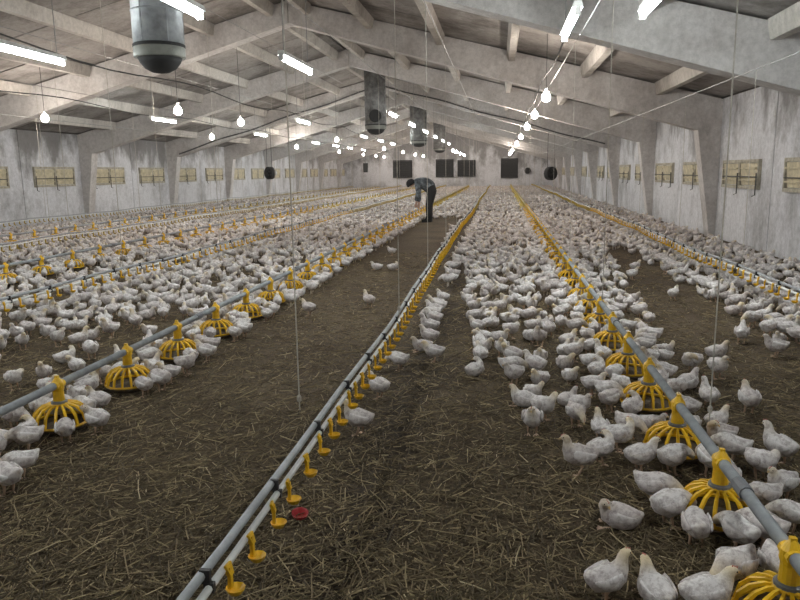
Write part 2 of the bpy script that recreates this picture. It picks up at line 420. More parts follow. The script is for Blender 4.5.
c2 = chimney(25.0, .37, 3.0, MT['duct2'], 'stained grey exhaust chimney hanging at the ridge in the middle distance')
build('motor_port', MB().lathe([(.02, 0), (.2, .01), (.22, .05), (.2, .09), (.02, .1)], 16), MT['black'], c2).matrix_local = Matrix.Translation((.06, -.36, .42)) @ Matrix.Rotation(pi/2, 4, 'X')
chimney(38.5, .47, 3.0, MT['duct2'], 'dark exhaust chimney farther down the ridge, beyond the stained one')
chimney(52.0, .45, 3.0, MT['duct2'], 'farthest dark exhaust chimney near the far gable wall')

# ------------------------------------------------------------------ far gable fans and hanging fans
for k, (x0, x1, z0, z1, nm) in enumerate(((-9.6, -7.85, .96, 2.53, 'left of the bending person'), (-5.7, -4.1, .97, 2.55, 'left one of the adjoining middle pair'), (-3.75, -2.15, 1.0, 2.45, 'right one of the adjoining middle pair'), (.1, 1.6, .82, 2.53, 'beside the end of the right feed line'))):
    o = empty('exhaust_fan', ((x0+x1)/2, YE, z0)); tag(o, f'square black exhaust fan in the far wall, {nm}', 'fan', 'black fans in the far wall')
    w2, h = (x1-x0)/2, z1-z0
    mb = MB()
    for a, b_ in (((-w2, -.18, 0), (w2, 0, .07)), ((-w2, -.18, h-.07), (w2, 0, h)), ((-w2, -.18, .07), (-w2+.07, 0, h-.07)), ((w2-.07, -.18, .07), (w2, 0, h-.07))): mb.box(a, b_)
    build('housing', mb, MT['black'], o)
    for j in range(9):
        z = .08+j*(h-.16)/9; dz = (h-.16)/9
        build('shutter_slat', MB().prism([(-.10, z), (-.13, z+.02), (-.05, z+dz), (-.02, z+dz-.02)], 0, -w2+.07, w2-.07), MT['black'], o)
def round_fan(x, y, z, r, face, label, wall=False):
    o = empty('wall_fan' if wall else 'circulation_fan', (x, y, z), face); tag(o, label, 'fan')
    mb = MB().lathe([(r, -.12), (r+.02, -.1), (r+.02, .1), (r, .12), (r-.015, .1), (r-.015, -.1), (r, -.12)], 24)
    def q(o_): o_.matrix_local = Matrix.Rotation(pi/2, 4, 'X'); return o_
    q(build('housing', mb, MT['black'], o, True))
    q(build('hub', MB().lathe([(.02, -.1), (.07, -.08), (.08, .05), (.02, .1)], 12), MT['black'], o))
    for k in range(5):
        bl = MB(); a = 2*pi*k/5
        bl.add([(.05*cos(a), .05*sin(a), -.02), ((r-.03)*cos(a-.22), (r-.03)*sin(a-.22), -.05), ((r-.03)*cos(a+.28), (r-.03)*sin(a+.28), .05), (.05*cos(a+.5), .05*sin(a+.5), .02),
                (.05*cos(a), .05*sin(a), -.01), ((r-.03)*cos(a-.22), (r-.03)*sin(a-.22), -.04), ((r-.03)*cos(a+.28), (r-.03)*sin(a+.28), .06), (.05*cos(a+.5), .05*sin(a+.5), .03)],
               [(0, 1, 2, 3), (7, 6, 5, 4), (0, 4, 5, 1), (1, 5, 6, 2), (2, 6, 7, 3), (3, 7, 4, 0)])
        q(build('blade', bl, MT['black'], o))
    if not wall:
        build('motor', MB().tube([(0, .1, 0), (0, .32, 0)], .11, 12), MT['white_metal'] if x < 0 else MT['black'], o)
        L = z_roof(x)-z
        build('hanger', MB().tube([(-r*.7, 0, r*.7), (-r*.6, 0, L+.14)], .012, 5).tube([(r*.7, 0, r*.7), (r*.6, 0, L+.14)], .012, 5), MT['cable'], o)
round_fan(-9.95, 30.0, 1.54, .25, radians(-35), 'black round circulation fan hanging in front of the left wall')
round_fan(2.1, 30.2, 1.34, .26, radians(35), 'black round circulation fan hanging in front of the right wall')
round_fan(2.45, YE-.13, 1.42, .26, 0, 'small round black fan in the far wall near the right corner', True)
p = on_z(374, 163, 1.85); hb = empty('hanging_speaker', (-11.0, 58.0, 1.5)); tag(hb, 'small narrow black box hanging near the far left corner', 'box')
build('box', MB().prism([(-.16, 0), (.16, 0), (.2, .75), (-.2, .75)], 1, -.15, .15), MT['black'], hb); build('hanger', MB().tube([(0, 0, .75), (0, 0, z_roof(-11)-1.5)], .015, 5), MT['cable'], hb)

# ------------------------------------------------------------------ feed lines
FEED = [(.942, 'right', 2.22, .733), (-2.62, 'middle left', 3.72, .80), (-6.95, 'second left', 3.4, .80), (-10.6, 'far left', 3.6, .80)]
ZP, FZ = .28, .82
hood = MB().lathe([(.036, .205), (.033, .24), (.031, .295), (.037, .318), (.034, .358), (.023, .378), (.011, .398), (.003, .404)], 14)
hood.tube([(0, -.040, ZP/FZ), (0, .040, ZP/FZ)], .030, 10); hood.box((-.010, -.010, .388), (.010, .010, .409))
hood.V = [(x, y, z*FZ if abs(z) > 0 else z) for x, y, z in hood.V]
ME_HOOD = hood.mesh('hood', MT['yellow'])
ME_COLL = MB().lathe([(.042, .157), (.047, .161), (.047, .178), (.038, .183)], 16).mesh('collar', MT['collar'])
def grill_mb(n=16):
    g_ = MB()
    for k in range(n):
        a = 2*pi*k/n; u = Vector((cos(a), sin(a), 0)); v_ = Vector((-sin(a), cos(a), 0)); V_, F_ = [], []
        pr = ((.036, .160, .005), (.072, .160, .007), (.112, .146, .0088), (.145, .112, .0088), (.160, .054, .0075))
        for j, (r, z, hw) in enumerate(pr):
            nrm = Vector((0, 0, .006)) if j < 2 else u*.005+Vector((0, 0, .003))
            c_ = u*r+Vector((0, 0, z)); V_ += [c_-v_*hw-nrm, c_+v_*hw-nrm, c_+v_*hw*.7+nrm, c_-v_*hw*.7+nrm]
        for j in range(len(pr)-1):
            for q in range(4): F_.append((j*4+q, j*4+(q+1) % 4, j*4+4+(q+1) % 4, j*4+4+q))
        g_.add(V_, F_)
    g_.ring(.160, .009, .050, 20, 5); g_.ring(.045, .009, .162, 12, 4)
    return g_
ME_GRILL = grill_mb().mesh('grill', MT['yellow'])
ME_DISH = MB().lathe([(.11, .012), (.148, .016), (.164, .034), (.160, .046), (.148, .038), (.10, .026), (.04, .045), (.002, .05)], 20).mesh('dish', MT['dish'])
PANS = []; LINES = {}
for fx, nm, y0, sp in FEED:
    o = empty('feed_line', (fx, y0, 0)); LINES[nm+' feed line'] = (o, fx, y0); tag(o, f'grey feed pipe carrying yellow pan feeders, the {nm} feed line', 'feed line', 'feed lines')
    ystart = YB+4.2
    build('pipe', MB().tube([(0, ystart-y0, ZP), (0, YE-1.5-y0, ZP)], .0235, 10), MT['galv'], o, True)
    far = MB(); y = y0; k = 0
    while y-sp > ystart+.3: y -= sp
    n = 0
    while y < YE-2:
        if y < 26:
            h = link('feeder', ME_HOOD, o, (0, y-y0, 0)); 
            link('collar', ME_COLL, h); link('grill', ME_GRILL, h, rz=.2*n); link('dish', ME_DISH, h)
        else:
            far.lathe([(.032, .16), (.032, .25), (.034, .29), (.003, .335)], 6, (0, y-y0, 0))
            far.lathe([(.160, .01), (.160, .055), (.13, .13), (.05, .165)], 8, (0, y-y0, 0))
        PANS.append((fx, y, nm, n)); y += sp; n += 1
    tag(build('feeder_rest', far, MT['yellow_far_dim'], o), kind='stuff')
    cl = MB()
    for q in range(int((26-ystart)/3.05)): cl.tube([(0, ystart+1.2+q*3.05-y0-.045, ZP), (0, ystart+1.2+q*3.05-y0+.045, ZP)], .029, 10)
    for q in range(int((26-ystart)/3.05)):
        build('pipe_coupling', MB().tube([(0, ystart+1.55+q*3.05-y0-.05, ZP), (0, ystart+1.55+q*3.05-y0+.05, ZP)], .029, 10), MT['collar'], o)

# ------------------------------------------------------------------ drinker lines
DRINK = [(-.843, 'middle', 1), (2.77, 'right', -1), (-4.64, 'left', 1), (-8.6, 'second left', 1), (-12.9, 'far left', 1)]
def cup_mb():
    c_ = MB().box((.016, -.009, -.075), (.030, .009, .01))
    c_.add([(.014, -.013, -.02), (.034, -.013, -.02), (.034, .013, -.02), (.014, .013, -.02), (.010, -.02, .02), (.020, -.02, .022), (.020, .02, .022), (.010, .02, .02)], [(0, 3, 2, 1), (4, 5, 6, 7), (0, 1, 5, 4), (1, 2, 6, 5), (2, 3, 7, 6), (3, 0, 4, 7)])
    c_.lathe([(.010, -.098), (.022, -.094), (.034, -.078), (.037, -.070), (.032, -.074), (.018, -.086), (.004, -.088)], 10, (.042, 0, 0)); return c_
ME_CUP = cup_mb().mesh('drip_cup', MT['yellow'])
ME_CUP_R = mesh_np('drip_cup_right', [(-x, -y, z) for x, y, z in cup_mb().V], cup_mb().F, MT['yellow'])
ME_CLIP = MB().box((-.015, -.008, -.015), (.015, .008, .015)).box((-.026, -.007, .012), (.004, .007, .054)).mesh('clip', MT['clip'])
ZD = .335
def sag(y, k): return .012*sin(y*.9+k)+.010*sin(y*2.1+2*k)
def wob(y, k): return .03*sin(y*.35+k*1.7)
for k, (dx, nm, s) in enumerate(DRINK):
    y0 = 1.2; o = empty('drinker_line', (dx, y0, 0)); LINES[nm+' drinker line'] = (o, dx, y0); tag(o, f'water pipe under a grey tube with yellow drip cups, the {nm} drinker line', 'drinker line', 'drinker lines')
    ys_ = list(np.arange(y0-.9, YE-2, .8))
    build('water_pipe', MB().tube([(wob(y, k)+.015*s, y-y0, ZD+sag(y, k)) for y in ys_], .0122, 8), MT['pvc'], o, True)
    build('support_tube', MB().tube([(wob(y, k)-.008*s, y-y0, ZD+.037+sag(y, k)) for y in ys_], .0145, 8), MT['galv'], o, True)
    y = y0-.8; n = 0; far = MB()
    CV, CF = np.array(cup_mb().V), cup_mb().F
    while y < YE-2:
        loc = (wob(y, k)+.015*s, y-y0, ZD+sag(y, k))
        if y < (22 if k < 3 else 0):
            link('drip_cup', ME_CUP if s > 0 else ME_CUP_R, o, (loc[0], loc[1]+random.uniform(-.03, .03), loc[2]), rz=random.uniform(-.3, .3), scale=.82)
            if n % 3 == 0: link('clip', ME_CLIP, o, (loc[0], loc[1]+.1, loc[2]), rz=0 if s > 0 else pi)
        else:
            far.box((loc[0]+s*.005-.01, loc[1]-.01, loc[2]-.08), (loc[0]+s*.005+.01, loc[1]+.01, loc[2])); far.lathe([(.012, -.095), (.034, -.07), (.01, -.068)], 6, (loc[0]+s*.035, loc[1], loc[2]))
        y += .205; n += 1
    tag(build('drip_cup_rest', far, MT['yellow_far_dim'], o), kind='stuff')
# red cup lying under the middle line
rc = build('red_cup', MB().lathe([(.012, 0), (.026, .004), (.036, .022), (.038, .03), (.033, .026), (.020, .010), (.002, .008)], 12), MT['red'], loc=(-.86, 2.78, .006)); rc.rotation_euler = (.2, .1, 0)
tag(rc, 'small red plastic cup lying on the litter under the middle drinker line', 'cup')

# ------------------------------------------------------------------ winch cables and cords that carry the lines
def cord_line(x, ys_, zt, zb, nm, r=.0036, mat='cord'):
    par, lx, ly = LINES[nm]
    for k, y in enumerate(ys_):
        dx_ = 0
        if isinstance(y, tuple): y, dx_ = y
        o = build('cord', MB().tube([(0, 0, zb), (0, .0, zb+.06), (.003, 0, (zb+zt)/2), (0, 0, zt)], r, 5), MT[mat], par, loc=(x+dx_-lx, y-ly, 0))
        if k < 2: build('knot', MB().lathe([(.004, -.02), (.011, -.012), (.012, .008), (.004, .02)], 7), MT[mat], o, loc=(0, 0, zb+.06))
def winch(x, z, nm):
    o = build('winch_cable', MB().tube([(0, YB+.3, z), (0, YE-.3, z)], .006, 5), MT['wire'], loc=(x, 0, 0)); tag(o, f'steel winch cable stretched along the shed above the {nm}', 'cable', 'winch cables')
for (x, nm, zz, ys_) in ((-.843, 'middle drinker line', 3.35, ((3.22, -.13), (5.55, .04), 8.3, 11.2, 14.1, 17, 20, 23, 26, 29)), (.942, 'right feed line', 3.1, ((3.42, .08), 6.5, 9.6, 12.8, 16.6, 20, 23, 27, 31)),
                        (2.77, 'right drinker line', 2.55, (5.6, 8.45, 11.4, 14.6, 17.8, 21, 24)), (-2.62, 'middle left feed line', 3.6, (9.5, 12.5, 15.5, 18.6, 21.7, 25, 28)),
                        (-4.64, 'left drinker line', 4.1, (8.1, 11.2, 14.3, 17.4, 20.5, 24)), (-6.95, 'second left feed line', 3.6, (10.6, 13.8, 17, 20.2, 23.4)), (-8.6, 'second left drinker line', 3.2, (12.5, 16, 19.6, 23, 26.5)), (-10.6, 'far left feed line', 2.85, (15.3, 18.5, 21.7, 25))):
    winch(x, min(zz, z_soff(x)-.06), nm)
    cord_line(x, ys_, min(zz, z_soff(x)-.06), .35 if 'drinker' in nm else .29, nm)
tag(build('power_cable', MB().tube([(-9.3, y, 3.13+.05*sin(y*.98)) for y in np.arange(4, 62, .8)], .012, 5), MT['cable']), 'dark power cable strung along the row of tubes by the left wall', 'cable', 'power cables')
tag(build('power_cable', MB().tube([(-5.9, y, 3.16+.06*sin(y*.98+1)) for y in np.arange(4, 62, .8)], .012, 5), MT['cable']), 'dark power cable strung under the left roof slope', 'cable', 'power cables')
tag(build('power_cable', MB().tube([(.80, y, 3.14+.06*sin(y*.98)) for y in np.arange(4, 62, .8)], .012, 5), MT['cable']), 'dark power cable strung above the right feed line', 'cable', 'power cables')
xs_ = np.linspace(XL+.6, XR-.6, 41)
tag(build('conduit', MB().tube([(x, FY[4]-.2, z_soff(x)+.12+.03*sin(x*2)) for x in xs_], .03, 6), MT['cable']), 'dark conduit clipped across the concrete frame in the middle distance', 'conduit')

# ------------------------------------------------------------------ chickens
def loft(path, segs, jit=0.0):
    """one continuous skin round a path of (x, y, z, half width, half height)"""
    P = [Vector(p[:3]) for p in path]; V = []; down = []
    n = len(P)
    for i, p in enumerate(P):
        d = (P[min(i+1, n-1)]-P[max(i-1, 0)]).normalized()
        side = Vector((0, 0, 1)).cross(d)
        side = side.normalized() if side.length > .05 else Vector((0, 1, 0))
        up = d.cross(side).normalized()
        for k in range(segs):
            t = 2*pi*k/segs; j = 1+(random.uniform(-jit, jit) if 1 < i < n-6 else 0)
            V.append(p+side*(cos(t)*path[i][3]*j)+up*(sin(t)*path[i][4]*j)); down.append(path[i][5])
    F = [(i*segs+k, i*segs+(k+1) % segs, (i+1)*segs+(k+1) % segs, (i+1)*segs+k) for i in range(n-1) for k in range(segs)]
    F.append(tuple(range(segs-1, -1, -1))); F.append(tuple((n-1)*segs+k for k in range(segs)))
    return V, F, down
TRUNK = [(-.094, 0, .131, .008, .006), (-.087, 0, .128, .017, .012), (-.072, 0, .118, .031, .027), (-.047, 0, .107, .045, .043), (-.014, 0, .103, .052, .052), (.018, 0, .108, .051, .054), (.042, 0, .120, .043, .047)]
NECKS = {'stand': [(.056, 0, .136, .032, .033), (.064, 0, .152, .025, .025), (.069, 0, .165, .0205, .0205), (.076, 0, .174, .0190, .0180), (.085, 0, .177, .0175, .0160), (.094, 0, .175, .013, .012), (.099, 0, .173, .006, .006)],
         'alert': [(.054, 0, .140, .032, .033), (.060, 0, .160, .025, .024), (.063, 0, .180, .0205, .020), (.070, 0, .193, .0190, .0180), (.080, 0, .197, .0175, .0160), (.089, 0, .195, .013, .012), (.094, 0, .193, .006, .006)],
         'feed': [(.062, 0, .120, .034, .036), (.080, 0, .116, .026, .027), (.096, 0, .108, .0205, .021), (.109, 0, .097, .0190, .0185), (.118, 0, .086, .0175, .0165), (.124, 0, .077, .013, .012), (.127, 0, .072, .006, .006)],
         'turn': [(.054, .005, .138, .032, .032), (.060, .013, .153, .025, .024), (.060, .025, .165, .0205, .0205), (.056, .037, .173, .0190, .0180), (.050, .046, .174, .0175, .0160), (.044, .054, .171, .013, .012), (.041, .058, .168, .006, .006)],
         'preen': [(.050, .011, .134, .032, .031), (.049, .026, .145, .025, .024), (.039, .040, .148, .0205, .0205), (.026, .050, .144, .0190, .0180), (.016, .055, .136, .0175, .0160), (.009, .058, .128, .013, .012), (.006, .059, .123, .006, .006)]}
DOWN = [.1, .05, 0, 0, 0, 0, 0]+[.08, .25, .5, .7, .7, .65, .6]
def chick_path(pose):
    sit = pose.startswith('sit'); nk = 'stand' if pose == 'sit' else 'turn' if pose == 'sit_turn' else pose
    pts = []
    for i, p in enumerate(TRUNK+NECKS[nk]):
        x, y, z, a, b_ = p
        if sit: z -= .052 if i < 7 else .052; a *= 1.10 if i < 7 else 1
        if pose == 'feed' and i < 4: z += .018*(4-i)/4
        pts.append((x, y, z, a, b_, DOWN[i]))
    return pts
def set_attr(me, name, vals):
    at = me.attributes.new(name, 'FLOAT', 'POINT'); at.data.foreach_set('value', np.asarray(vals, np.float32))
def wing_mesh(sit, side):
    dz = -.052 if sit else 0; V = []; rows = []
    pts = [(.040, .122, .010, .003), (.030, .120, .026, .007), (.008, .113, .032, .008), (-.018, .110, .028, .008), (-.040, .111, .021, .007), (-.058, .114, .014, .005), (-.072, .117, .005, .003)]
    segs = 8
    for x, z, hh, th in pts:
        base = .051*sqrt(max(.05, 1-((x+.004)/.098)**2))*1.0
        for k in range(segs):
            t = 2*pi*k/segs; V.append((x, side*(base+.002+th*cos(t)), z+dz+hh*sin(t)))
    n = len(pts); F = [(i*segs+k, i*segs+(k+1) % segs, (i+1)*segs+(k+1) % segs, (i+1)*segs+k) for i in range(n-1) for k in range(segs)]
    F += [tuple(range(segs-1, -1, -1)), tuple((n-1)*segs+k for k in range(segs))]
    me = mesh_np('wing', V, F, MT['plumage'], True); set_attr(me, 'down', [0]*len(V)); return me
def leg_mesh(side, swing, sit):
    mb = MB(); y = side*.024
    if sit:
        mb.tube([(.03, y*1.3, .012), (.062, y*1.3, .006)], .005, 6)
        for a in (-.5, 0, .5): mb.tube([(.058, y*1.3, .006), (.058+.03*cos(a), y*1.3+.03*sin(a), .003)], .0035, 5)
    else:
        mb.tube([(-.006, y, .082), (-.012+swing*.3, y, .050), (-.004+swing, y, .008)], [.014, .0065, .005], 7)
        for a in (-.55, 0, .55, pi): 
            L = .030 if a != pi else .014
            mb.tube([(-.004+swing, y, .008), (-.004+swing+L*.5*cos(a), y+L*.5*sin(a), .007), (-.004+swing+L*cos(a), y+L*sin(a), .003)], .0036, 5)
    return mb.mesh('leg', MT['leg'], True)
def head_frame(pose):
    p = chick_path(pose); a, b_ = Vector(p[-3][:3]), Vector(p[-1][:3]); d = (b_-a).normalized()
    side = Vector((0, 0, 1)).cross(d).normalized(); up = d.cross(side); return a, b_, d, side, up
POSES = ['stand', 'alert', 'feed', 'turn', 'preen', 'sit', 'sit_turn']
KIT = {}
for ps in POSES:
    V, F, dn = loft(chick_path(ps), 16, .08)
    body = mesh_np('chicken_'+ps, V, F, MT['plumage'], True); set_attr(body, 'down', dn)
    sit = ps.startswith('sit'); a, b_, d, side, up = head_frame(ps)
    mb = MB(); q = b_-d*.004
    mb.add([q+side*.007-up*.004, q-side*.007-up*.004, q-side*.006+up*.005, q+side*.006+up*.005, q+d*.018-up*.005, q+d*.010+up*.003+side*.003, q+d*.010+up*.003-side*.003],
           [(0, 1, 2, 3), (0, 4, 1), (3, 2, 6, 5), (0, 3, 5, 4), (1, 4, 6, 2), (5, 6, 4)])
    beak = mb.mesh('beak', MT['beak'])
    cm = MB(); q = a+up*.0145
    for t in (-.008, 0, .008): cm.tube([q+d*t-up*.002, q+d*(t+.001)+up*.004], [.003, .0015], 5)
    comb = cm.mesh('comb', MT['comb'])
    eyes = []
    for s in (1, -1):
        em = MB(); cpt = a+d*.004+up*.004+side*s*.0148; em.lathe([(.0005, -.003), (.0024, -.0018), (.003, 0), (.0024, .0018), (.0005, .003)], 6, tuple(cpt)); eyes.append(em.mesh('eye', MT['eye']))
    KIT[ps] = dict(body=body, wings=[wing_mesh(sit, 1), wing_mesh(sit, -1)], legs=[leg_mesh(1, .012 if ps == 'alert' else 0, sit), leg_mesh(-1, -.014 if ps == 'alert' else .004, sit)], beak=beak, comb=comb, eyes=eyes)

def lod(ps, segs, keep):
    path = [p for i, p in enumerate(chick_path(ps)) if i in keep]
    V, F, dn = loft(path, segs); V = [tuple(v) for v in V]
    tri = []
    for f in F:
        for j in range(1, len(f)-1): tri.append((f[0], f[j], f[j+1]))
    if not ps.startswith('sit'):
        for s in (-.022, .022):
            o = len(V); V += [(-.008, s-.004, .07), (-.008, s+.005, .07), (.004, s, .07), (-.004, s-.004, 0), (-.004, s+.005, 0), (.010, s, 0)]; dn += [.9]*6
            for (i, j) in ((0, 1), (1, 2), (2, 0)): tri += [(o+i, o+j, o+j+3), (o+i, o+j+3, o+i+3)]
    return np.array(V), np.array(tri), np.array(dn, float)
LOD1 = {p: lod(p, 9, (0, 2, 3, 4, 5, 6, 7, 9, 11, 13)) for p in POSES}
LOD2 = {p: lod(p, 6, (0, 3, 5, 7, 10, 13)) for p in POSES}

CH = []          # x, y, yaw, pose, scale, label, category flag
GRID = {}
def free(x, y, r):
    gx, gy = int(x//.3), int(y//.3)
    for i in (-1, 0, 1):
        for j in (-1, 0, 1):
            for (a, b_, q) in GRID.get((gx+i, gy+j), ()):
                if (a-x)**2+(b_-y)**2 < ((r+q)/2)**2: return False
    return True
def put(x, y, yaw, pose, sc=1.0, label=None, r=.16):
    GRID.setdefault((int(x//.3), int(y//.3)), []).append((x, y, r)); CH.append([x, y, yaw, pose, sc, label])
# chickens that stand apart: pixel of the feet, facing in degrees (0 = right, 90 = away, 180 = left, 270 = to the camera), pose
SOLO = [
 (309, 319, 150, 'stand', 'white chicken standing alone on the bare walk, nearest one there'),
 (369, 311, 130, 'alert', 'white chicken with raised neck alone on bare litter left of the middle drinker line'),
 (377, 273, 180, 'sit', 'left one of two white chickens resting side by side on the bare walk'),
 (393, 273, 0, 'sit_turn', 'right one of two white chickens resting side by side on the bare walk'),
 (392, 259, 160, 'stand', 'white chicken just behind the resting pair left of the middle drinker line'),
 (452, 234, 200, 'stand', 'white chicken left of the middle drinker line beyond the bending person'),
 (359, 438, 165, 'alert', 'white chicken at the drip cups, nearest one right of middle drinker line'),
 (379, 402, 140, 'stand', 'second nearest white chicken at the right side of the middle drinker line'),
 (399, 374, 150, 'feed', 'third nearest white chicken at the right side of the middle drinker line, head down'),
 (434, 366, 175, 'stand', 'white chicken facing left on bare litter between the middle drinker line and the flock'),
 (475, 379, 40, 'sit_turn', 'white chicken crouching at the left corner of the flock right of the middle line'),
 (532, 438, 255, 'stand', 'white chicken facing the camera in front of a huddle left of the right feed line'),
 (543, 424, 300, 'turn', 'white chicken close behind the one facing the camera'),
 (524, 410, 150, 'sit', 'white chicken lying at the left of the huddle in front of the flock'),
 (579, 478, 180, 'alert', 'yellow-headed white chicken alone on the straw in the foreground, facing left'),
 (619, 531, 160, 'sit_turn', 'fluffy white chicken lying alone on the straw left of the nearest pans'),
 (606, 606, 15, 'alert', 'white chicken with raised head cut by the bottom edge of the picture'),
 (655, 606, 100, 'sit', 'white chicken back barely showing at the bottom edge right of the raised head'),
 (733, 594, 210, 'feed', 'white chicken seen from behind beside the lowest yellow pan at bottom right'),
 (669, 530, 20, 'feed', 'plump white chicken left of the big yellow pan reaching in'),
 (695, 550, 80, 'feed', 'white chicken seen from behind in front of the big yellow pan'),
 (737, 556, 110, 'feed', 'white chicken in front of the big yellow pan under the feed pipe'),
 (762, 552, 130, 'feed', 'white chicken right of the big yellow pan under the feed pipe'),
 (640, 476, 10, 'stand', 'white chicken left of the second yellow pan on the right feed line'),
 (672, 478, 20, 'feed', 'white chicken in front of the second yellow pan on the right feed line'),
 (673, 304, 40, 'stand', 'lone white chicken in the middle of the bare litter right of the right feed line'),
 (713, 305, 265, 'alert', 'white chicken standing upright on bare litter left of the right drinker line'),
 (732, 306, 250, 'stand', 'white chicken beside the upright one left of the right drinker line'),
 (747, 317, 180, 'sit', 'white chicken lying at the near edge of the group by the right drinker line'),
 (764, 316, 350, 'stand', 'white chicken at the right of the lying one by the right drinker line'),
 (741, 347, 60, 'stand', 'white chicken on bare litter at right, seen from behind, middle distance'),
 (775, 361, 165, 'stand', 'white chicken facing left on bare litter near the right edge'),
 (716, 361, 5, 'sit', 'white chicken crouched with head to the right behind the nearest bare patch'),
 (691, 376, 200, 'preen', 'white chicken preening just right of the right feed pipe'),
 (717, 382, 280, 'stand', 'white chicken between the preening one and the hanging cord at right'),
 (748, 417, 85, 'stand', 'white chicken seen from behind alone on dark litter at the right'),
 (778, 468, 120, 'alert', 'white chicken standing upright near the right edge in the foreground'),
 (708, 412, 95, 'alert', 'white chicken sitting upright beside the right feed pipe with yellow neck'),
 (790, 325, 280, 'alert', 'white chicken standing at the right edge by the right drinker line'),
 (632, 283, 10, 'stand', 'white chicken at the far end of the bare patch right of the right feed line'),
 (635, 272, 20, 'sit', 'white chicken lying at the far end of the bare patch by the right feed line'),
 (665, 277, 200, 'stand', 'small far white chicken alone in the bare patch left of the right drinker line'),
 (28, 456, 200, 'feed', 'white chicken bending to a pan at the left edge of the picture'),
 (60, 425, 75, 'feed', 'white chicken seen from behind in front of the nearest pan of the left feed line'),
 (86, 424, 150, 'feed', 'white chicken right of the nearest pan of the left feed line'),
 (100, 417, 160, 'stand', 'plump white chicken standing clear at right of the nearest left pan'),
 (66, 366, 30, 'sit_turn', 'lone white chicken behind the left feed pipe'),
 (147, 322, 10, 'sit', 'white chicken resting on the bare patch behind the left feed line'),
 (112, 322, 90, 'alert', 'white chicken with upright neck on the bare patch behind the left feed line'),
 (80, 352, 40, 'alert', 'white chicken standing alert just behind the left feed pipe'),
]
fwd = atan2(cos(YAW), sin(YAW))-pi/2      # view direction turned into a heading
for px, py, deg, ps, lab in SOLO:
    p = on_z(px, py-3); put(p[0], p[1], radians(deg)+fwd, ps, random.uniform(.93, 1.04), lab, .15)
for (x, y, nm, n) in PANS: GRID.setdefault((int(x//.3), int(y//.3)), []).append((x, y, .30))

def seen(x, y, mg=.0):
    px, py, d = project((x, y, .1)); m_ = mg*FPX/max(d, .4)
    return d > .3 and -m_ < px < 800+m_ and py < 600+m_
# rings round the pans
for (x, y, nm, n) in PANS:
    if y > 24 or not seen(x, y, 1.2): continue
    ridx = n
    cnt = 9; a0 = random.uniform(0, 6.28)
    for k in range(cnt):
        if random.random() < .16: continue
        a = a0+2*pi*k/cnt+random.uniform(-.12, .12); r = .265+random.uniform(-.015, .03)
        cx, cy = x+r*cos(a), y+r*sin(a)
        if y < 3.4 and x > 0 and cos(a) < -.3 and random.random() < .4: continue
        if free(cx, cy, .10): put(cx, cy, a+pi+random.uniform(-.3, .3), random.choice(['feed', 'feed', 'feed', 'stand', 'turn']), random.uniform(.86, 1.02), ('pan', nm, x, y), .12)
# birds lined up at the drinkers
def at_drinker(dx, k, side, y0, y1, prob, zone):
    y = y0
    while y < y1:
        if random.random() < prob and seen(dx, y, 1.0):
            cx = dx+wob(y, k)+side*random.uniform(.15, .23); 
            if free(cx, y, .10): put(cx, y, (pi if side > 0 else 0)+random.uniform(-.6, .6), random.choice(['alert', 'stand', 'stand', 'turn', 'feed', 'sit']), random.uniform(.92, 1.1), zone, .11)
        y += .19
at_drinker(-.843, 0, 1, 4.8, 22, .48, 'dm'); at_drinker(-.843, 0, -1, 13, 22, .35, 'dm')
at_drinker(2.77, 1, -1, 5.5, 24, .72, 'dr'); at_drinker(2.77, 1, 1, 5.5, 24, .6, 'dr')
at_drinker(-4.64, 2, 1, 4.5, 24, .7, 'dl'); at_drinker(-4.64, 2, -1, 4.5, 24, .7, 'dl')

# how crowded the floor is at (x, y)
_ph = rng.uniform(0, 6.28, 10); _k = rng.normal(0, 2.2, (10, 2))
def patch(x, y): return sum(sin(x*_k[i][0]+y*_k[i][1]+_ph[i]) for i in range(10))/3.2
def lerp(v, pts):
    return float(np.interp(v, [p[0] for p in pts], [p[1] for p in pts]))
def density(x, y):
    n = patch(x, y)
    if -2.36 < x < -.90: return 0 if y < 22.6 else (1 if n < .9 else .2)              # the bare walk between the middle lines
    if -.90 <= x < .89:
        edge = lerp(y, [(0, 9), (3.9, 9), (4.0, .42), (4.6, .10), (5.2, -.10), (6.5, -.30), (8.5, -.38), (11, -.52), (14, -.7), (60, -.9)])
        if y < 3.9: return .55 if x > .50 and y > 3.2 else (.4 if x > .55 and y < 2.5 else 0)
        return 0 if x < edge else (.97 if n < 1.0 or y > 6 else .5)
    if .89 <= x < 2.77:
        lo = lerp(y, [(0, 1.35), (4, 1.30), (6, 1.40), (9, 1.55), (13, 1.9), (15, 2.5), (16, 3)])
        if x < lo: return .8 if y > 2.2 else .5
        if x > 2.35: return .55 if y > 5.5 else .35
        return 0 if y < 13.5 else (.85 if n < .25 or y > 24 else .06)
    if x >= 2.77:
        return .95 if n < .55 else .25
    if -3.0 < x <= -2.36: return .8 if x < -2.62 else (.35 if y > 6 else .1)
    if -4.1 < x <= -3.0: return (.75 if n < -.35 else .05) if y < 7.2 else (.85 if n < .55 else .1)
    if x <= -4.1: return .93 if n < .75 else .08
    return .9
def zone_of(x, y):
    if -2.36 < x < -.9: return 'mid'
    if -.9 <= x < .89: return 'cen'
    if .89 <= x < 2.5: return 'rf'
    if 2.5 <= x < 2.77: return 'dr'
    if x >= 2.77: return 'rw'
    if -4.3 < x <= -2.36: return 'lf'
    if -4.9 < x <= -4.3: return 'dl'
    return 'ld'
n_try = 0
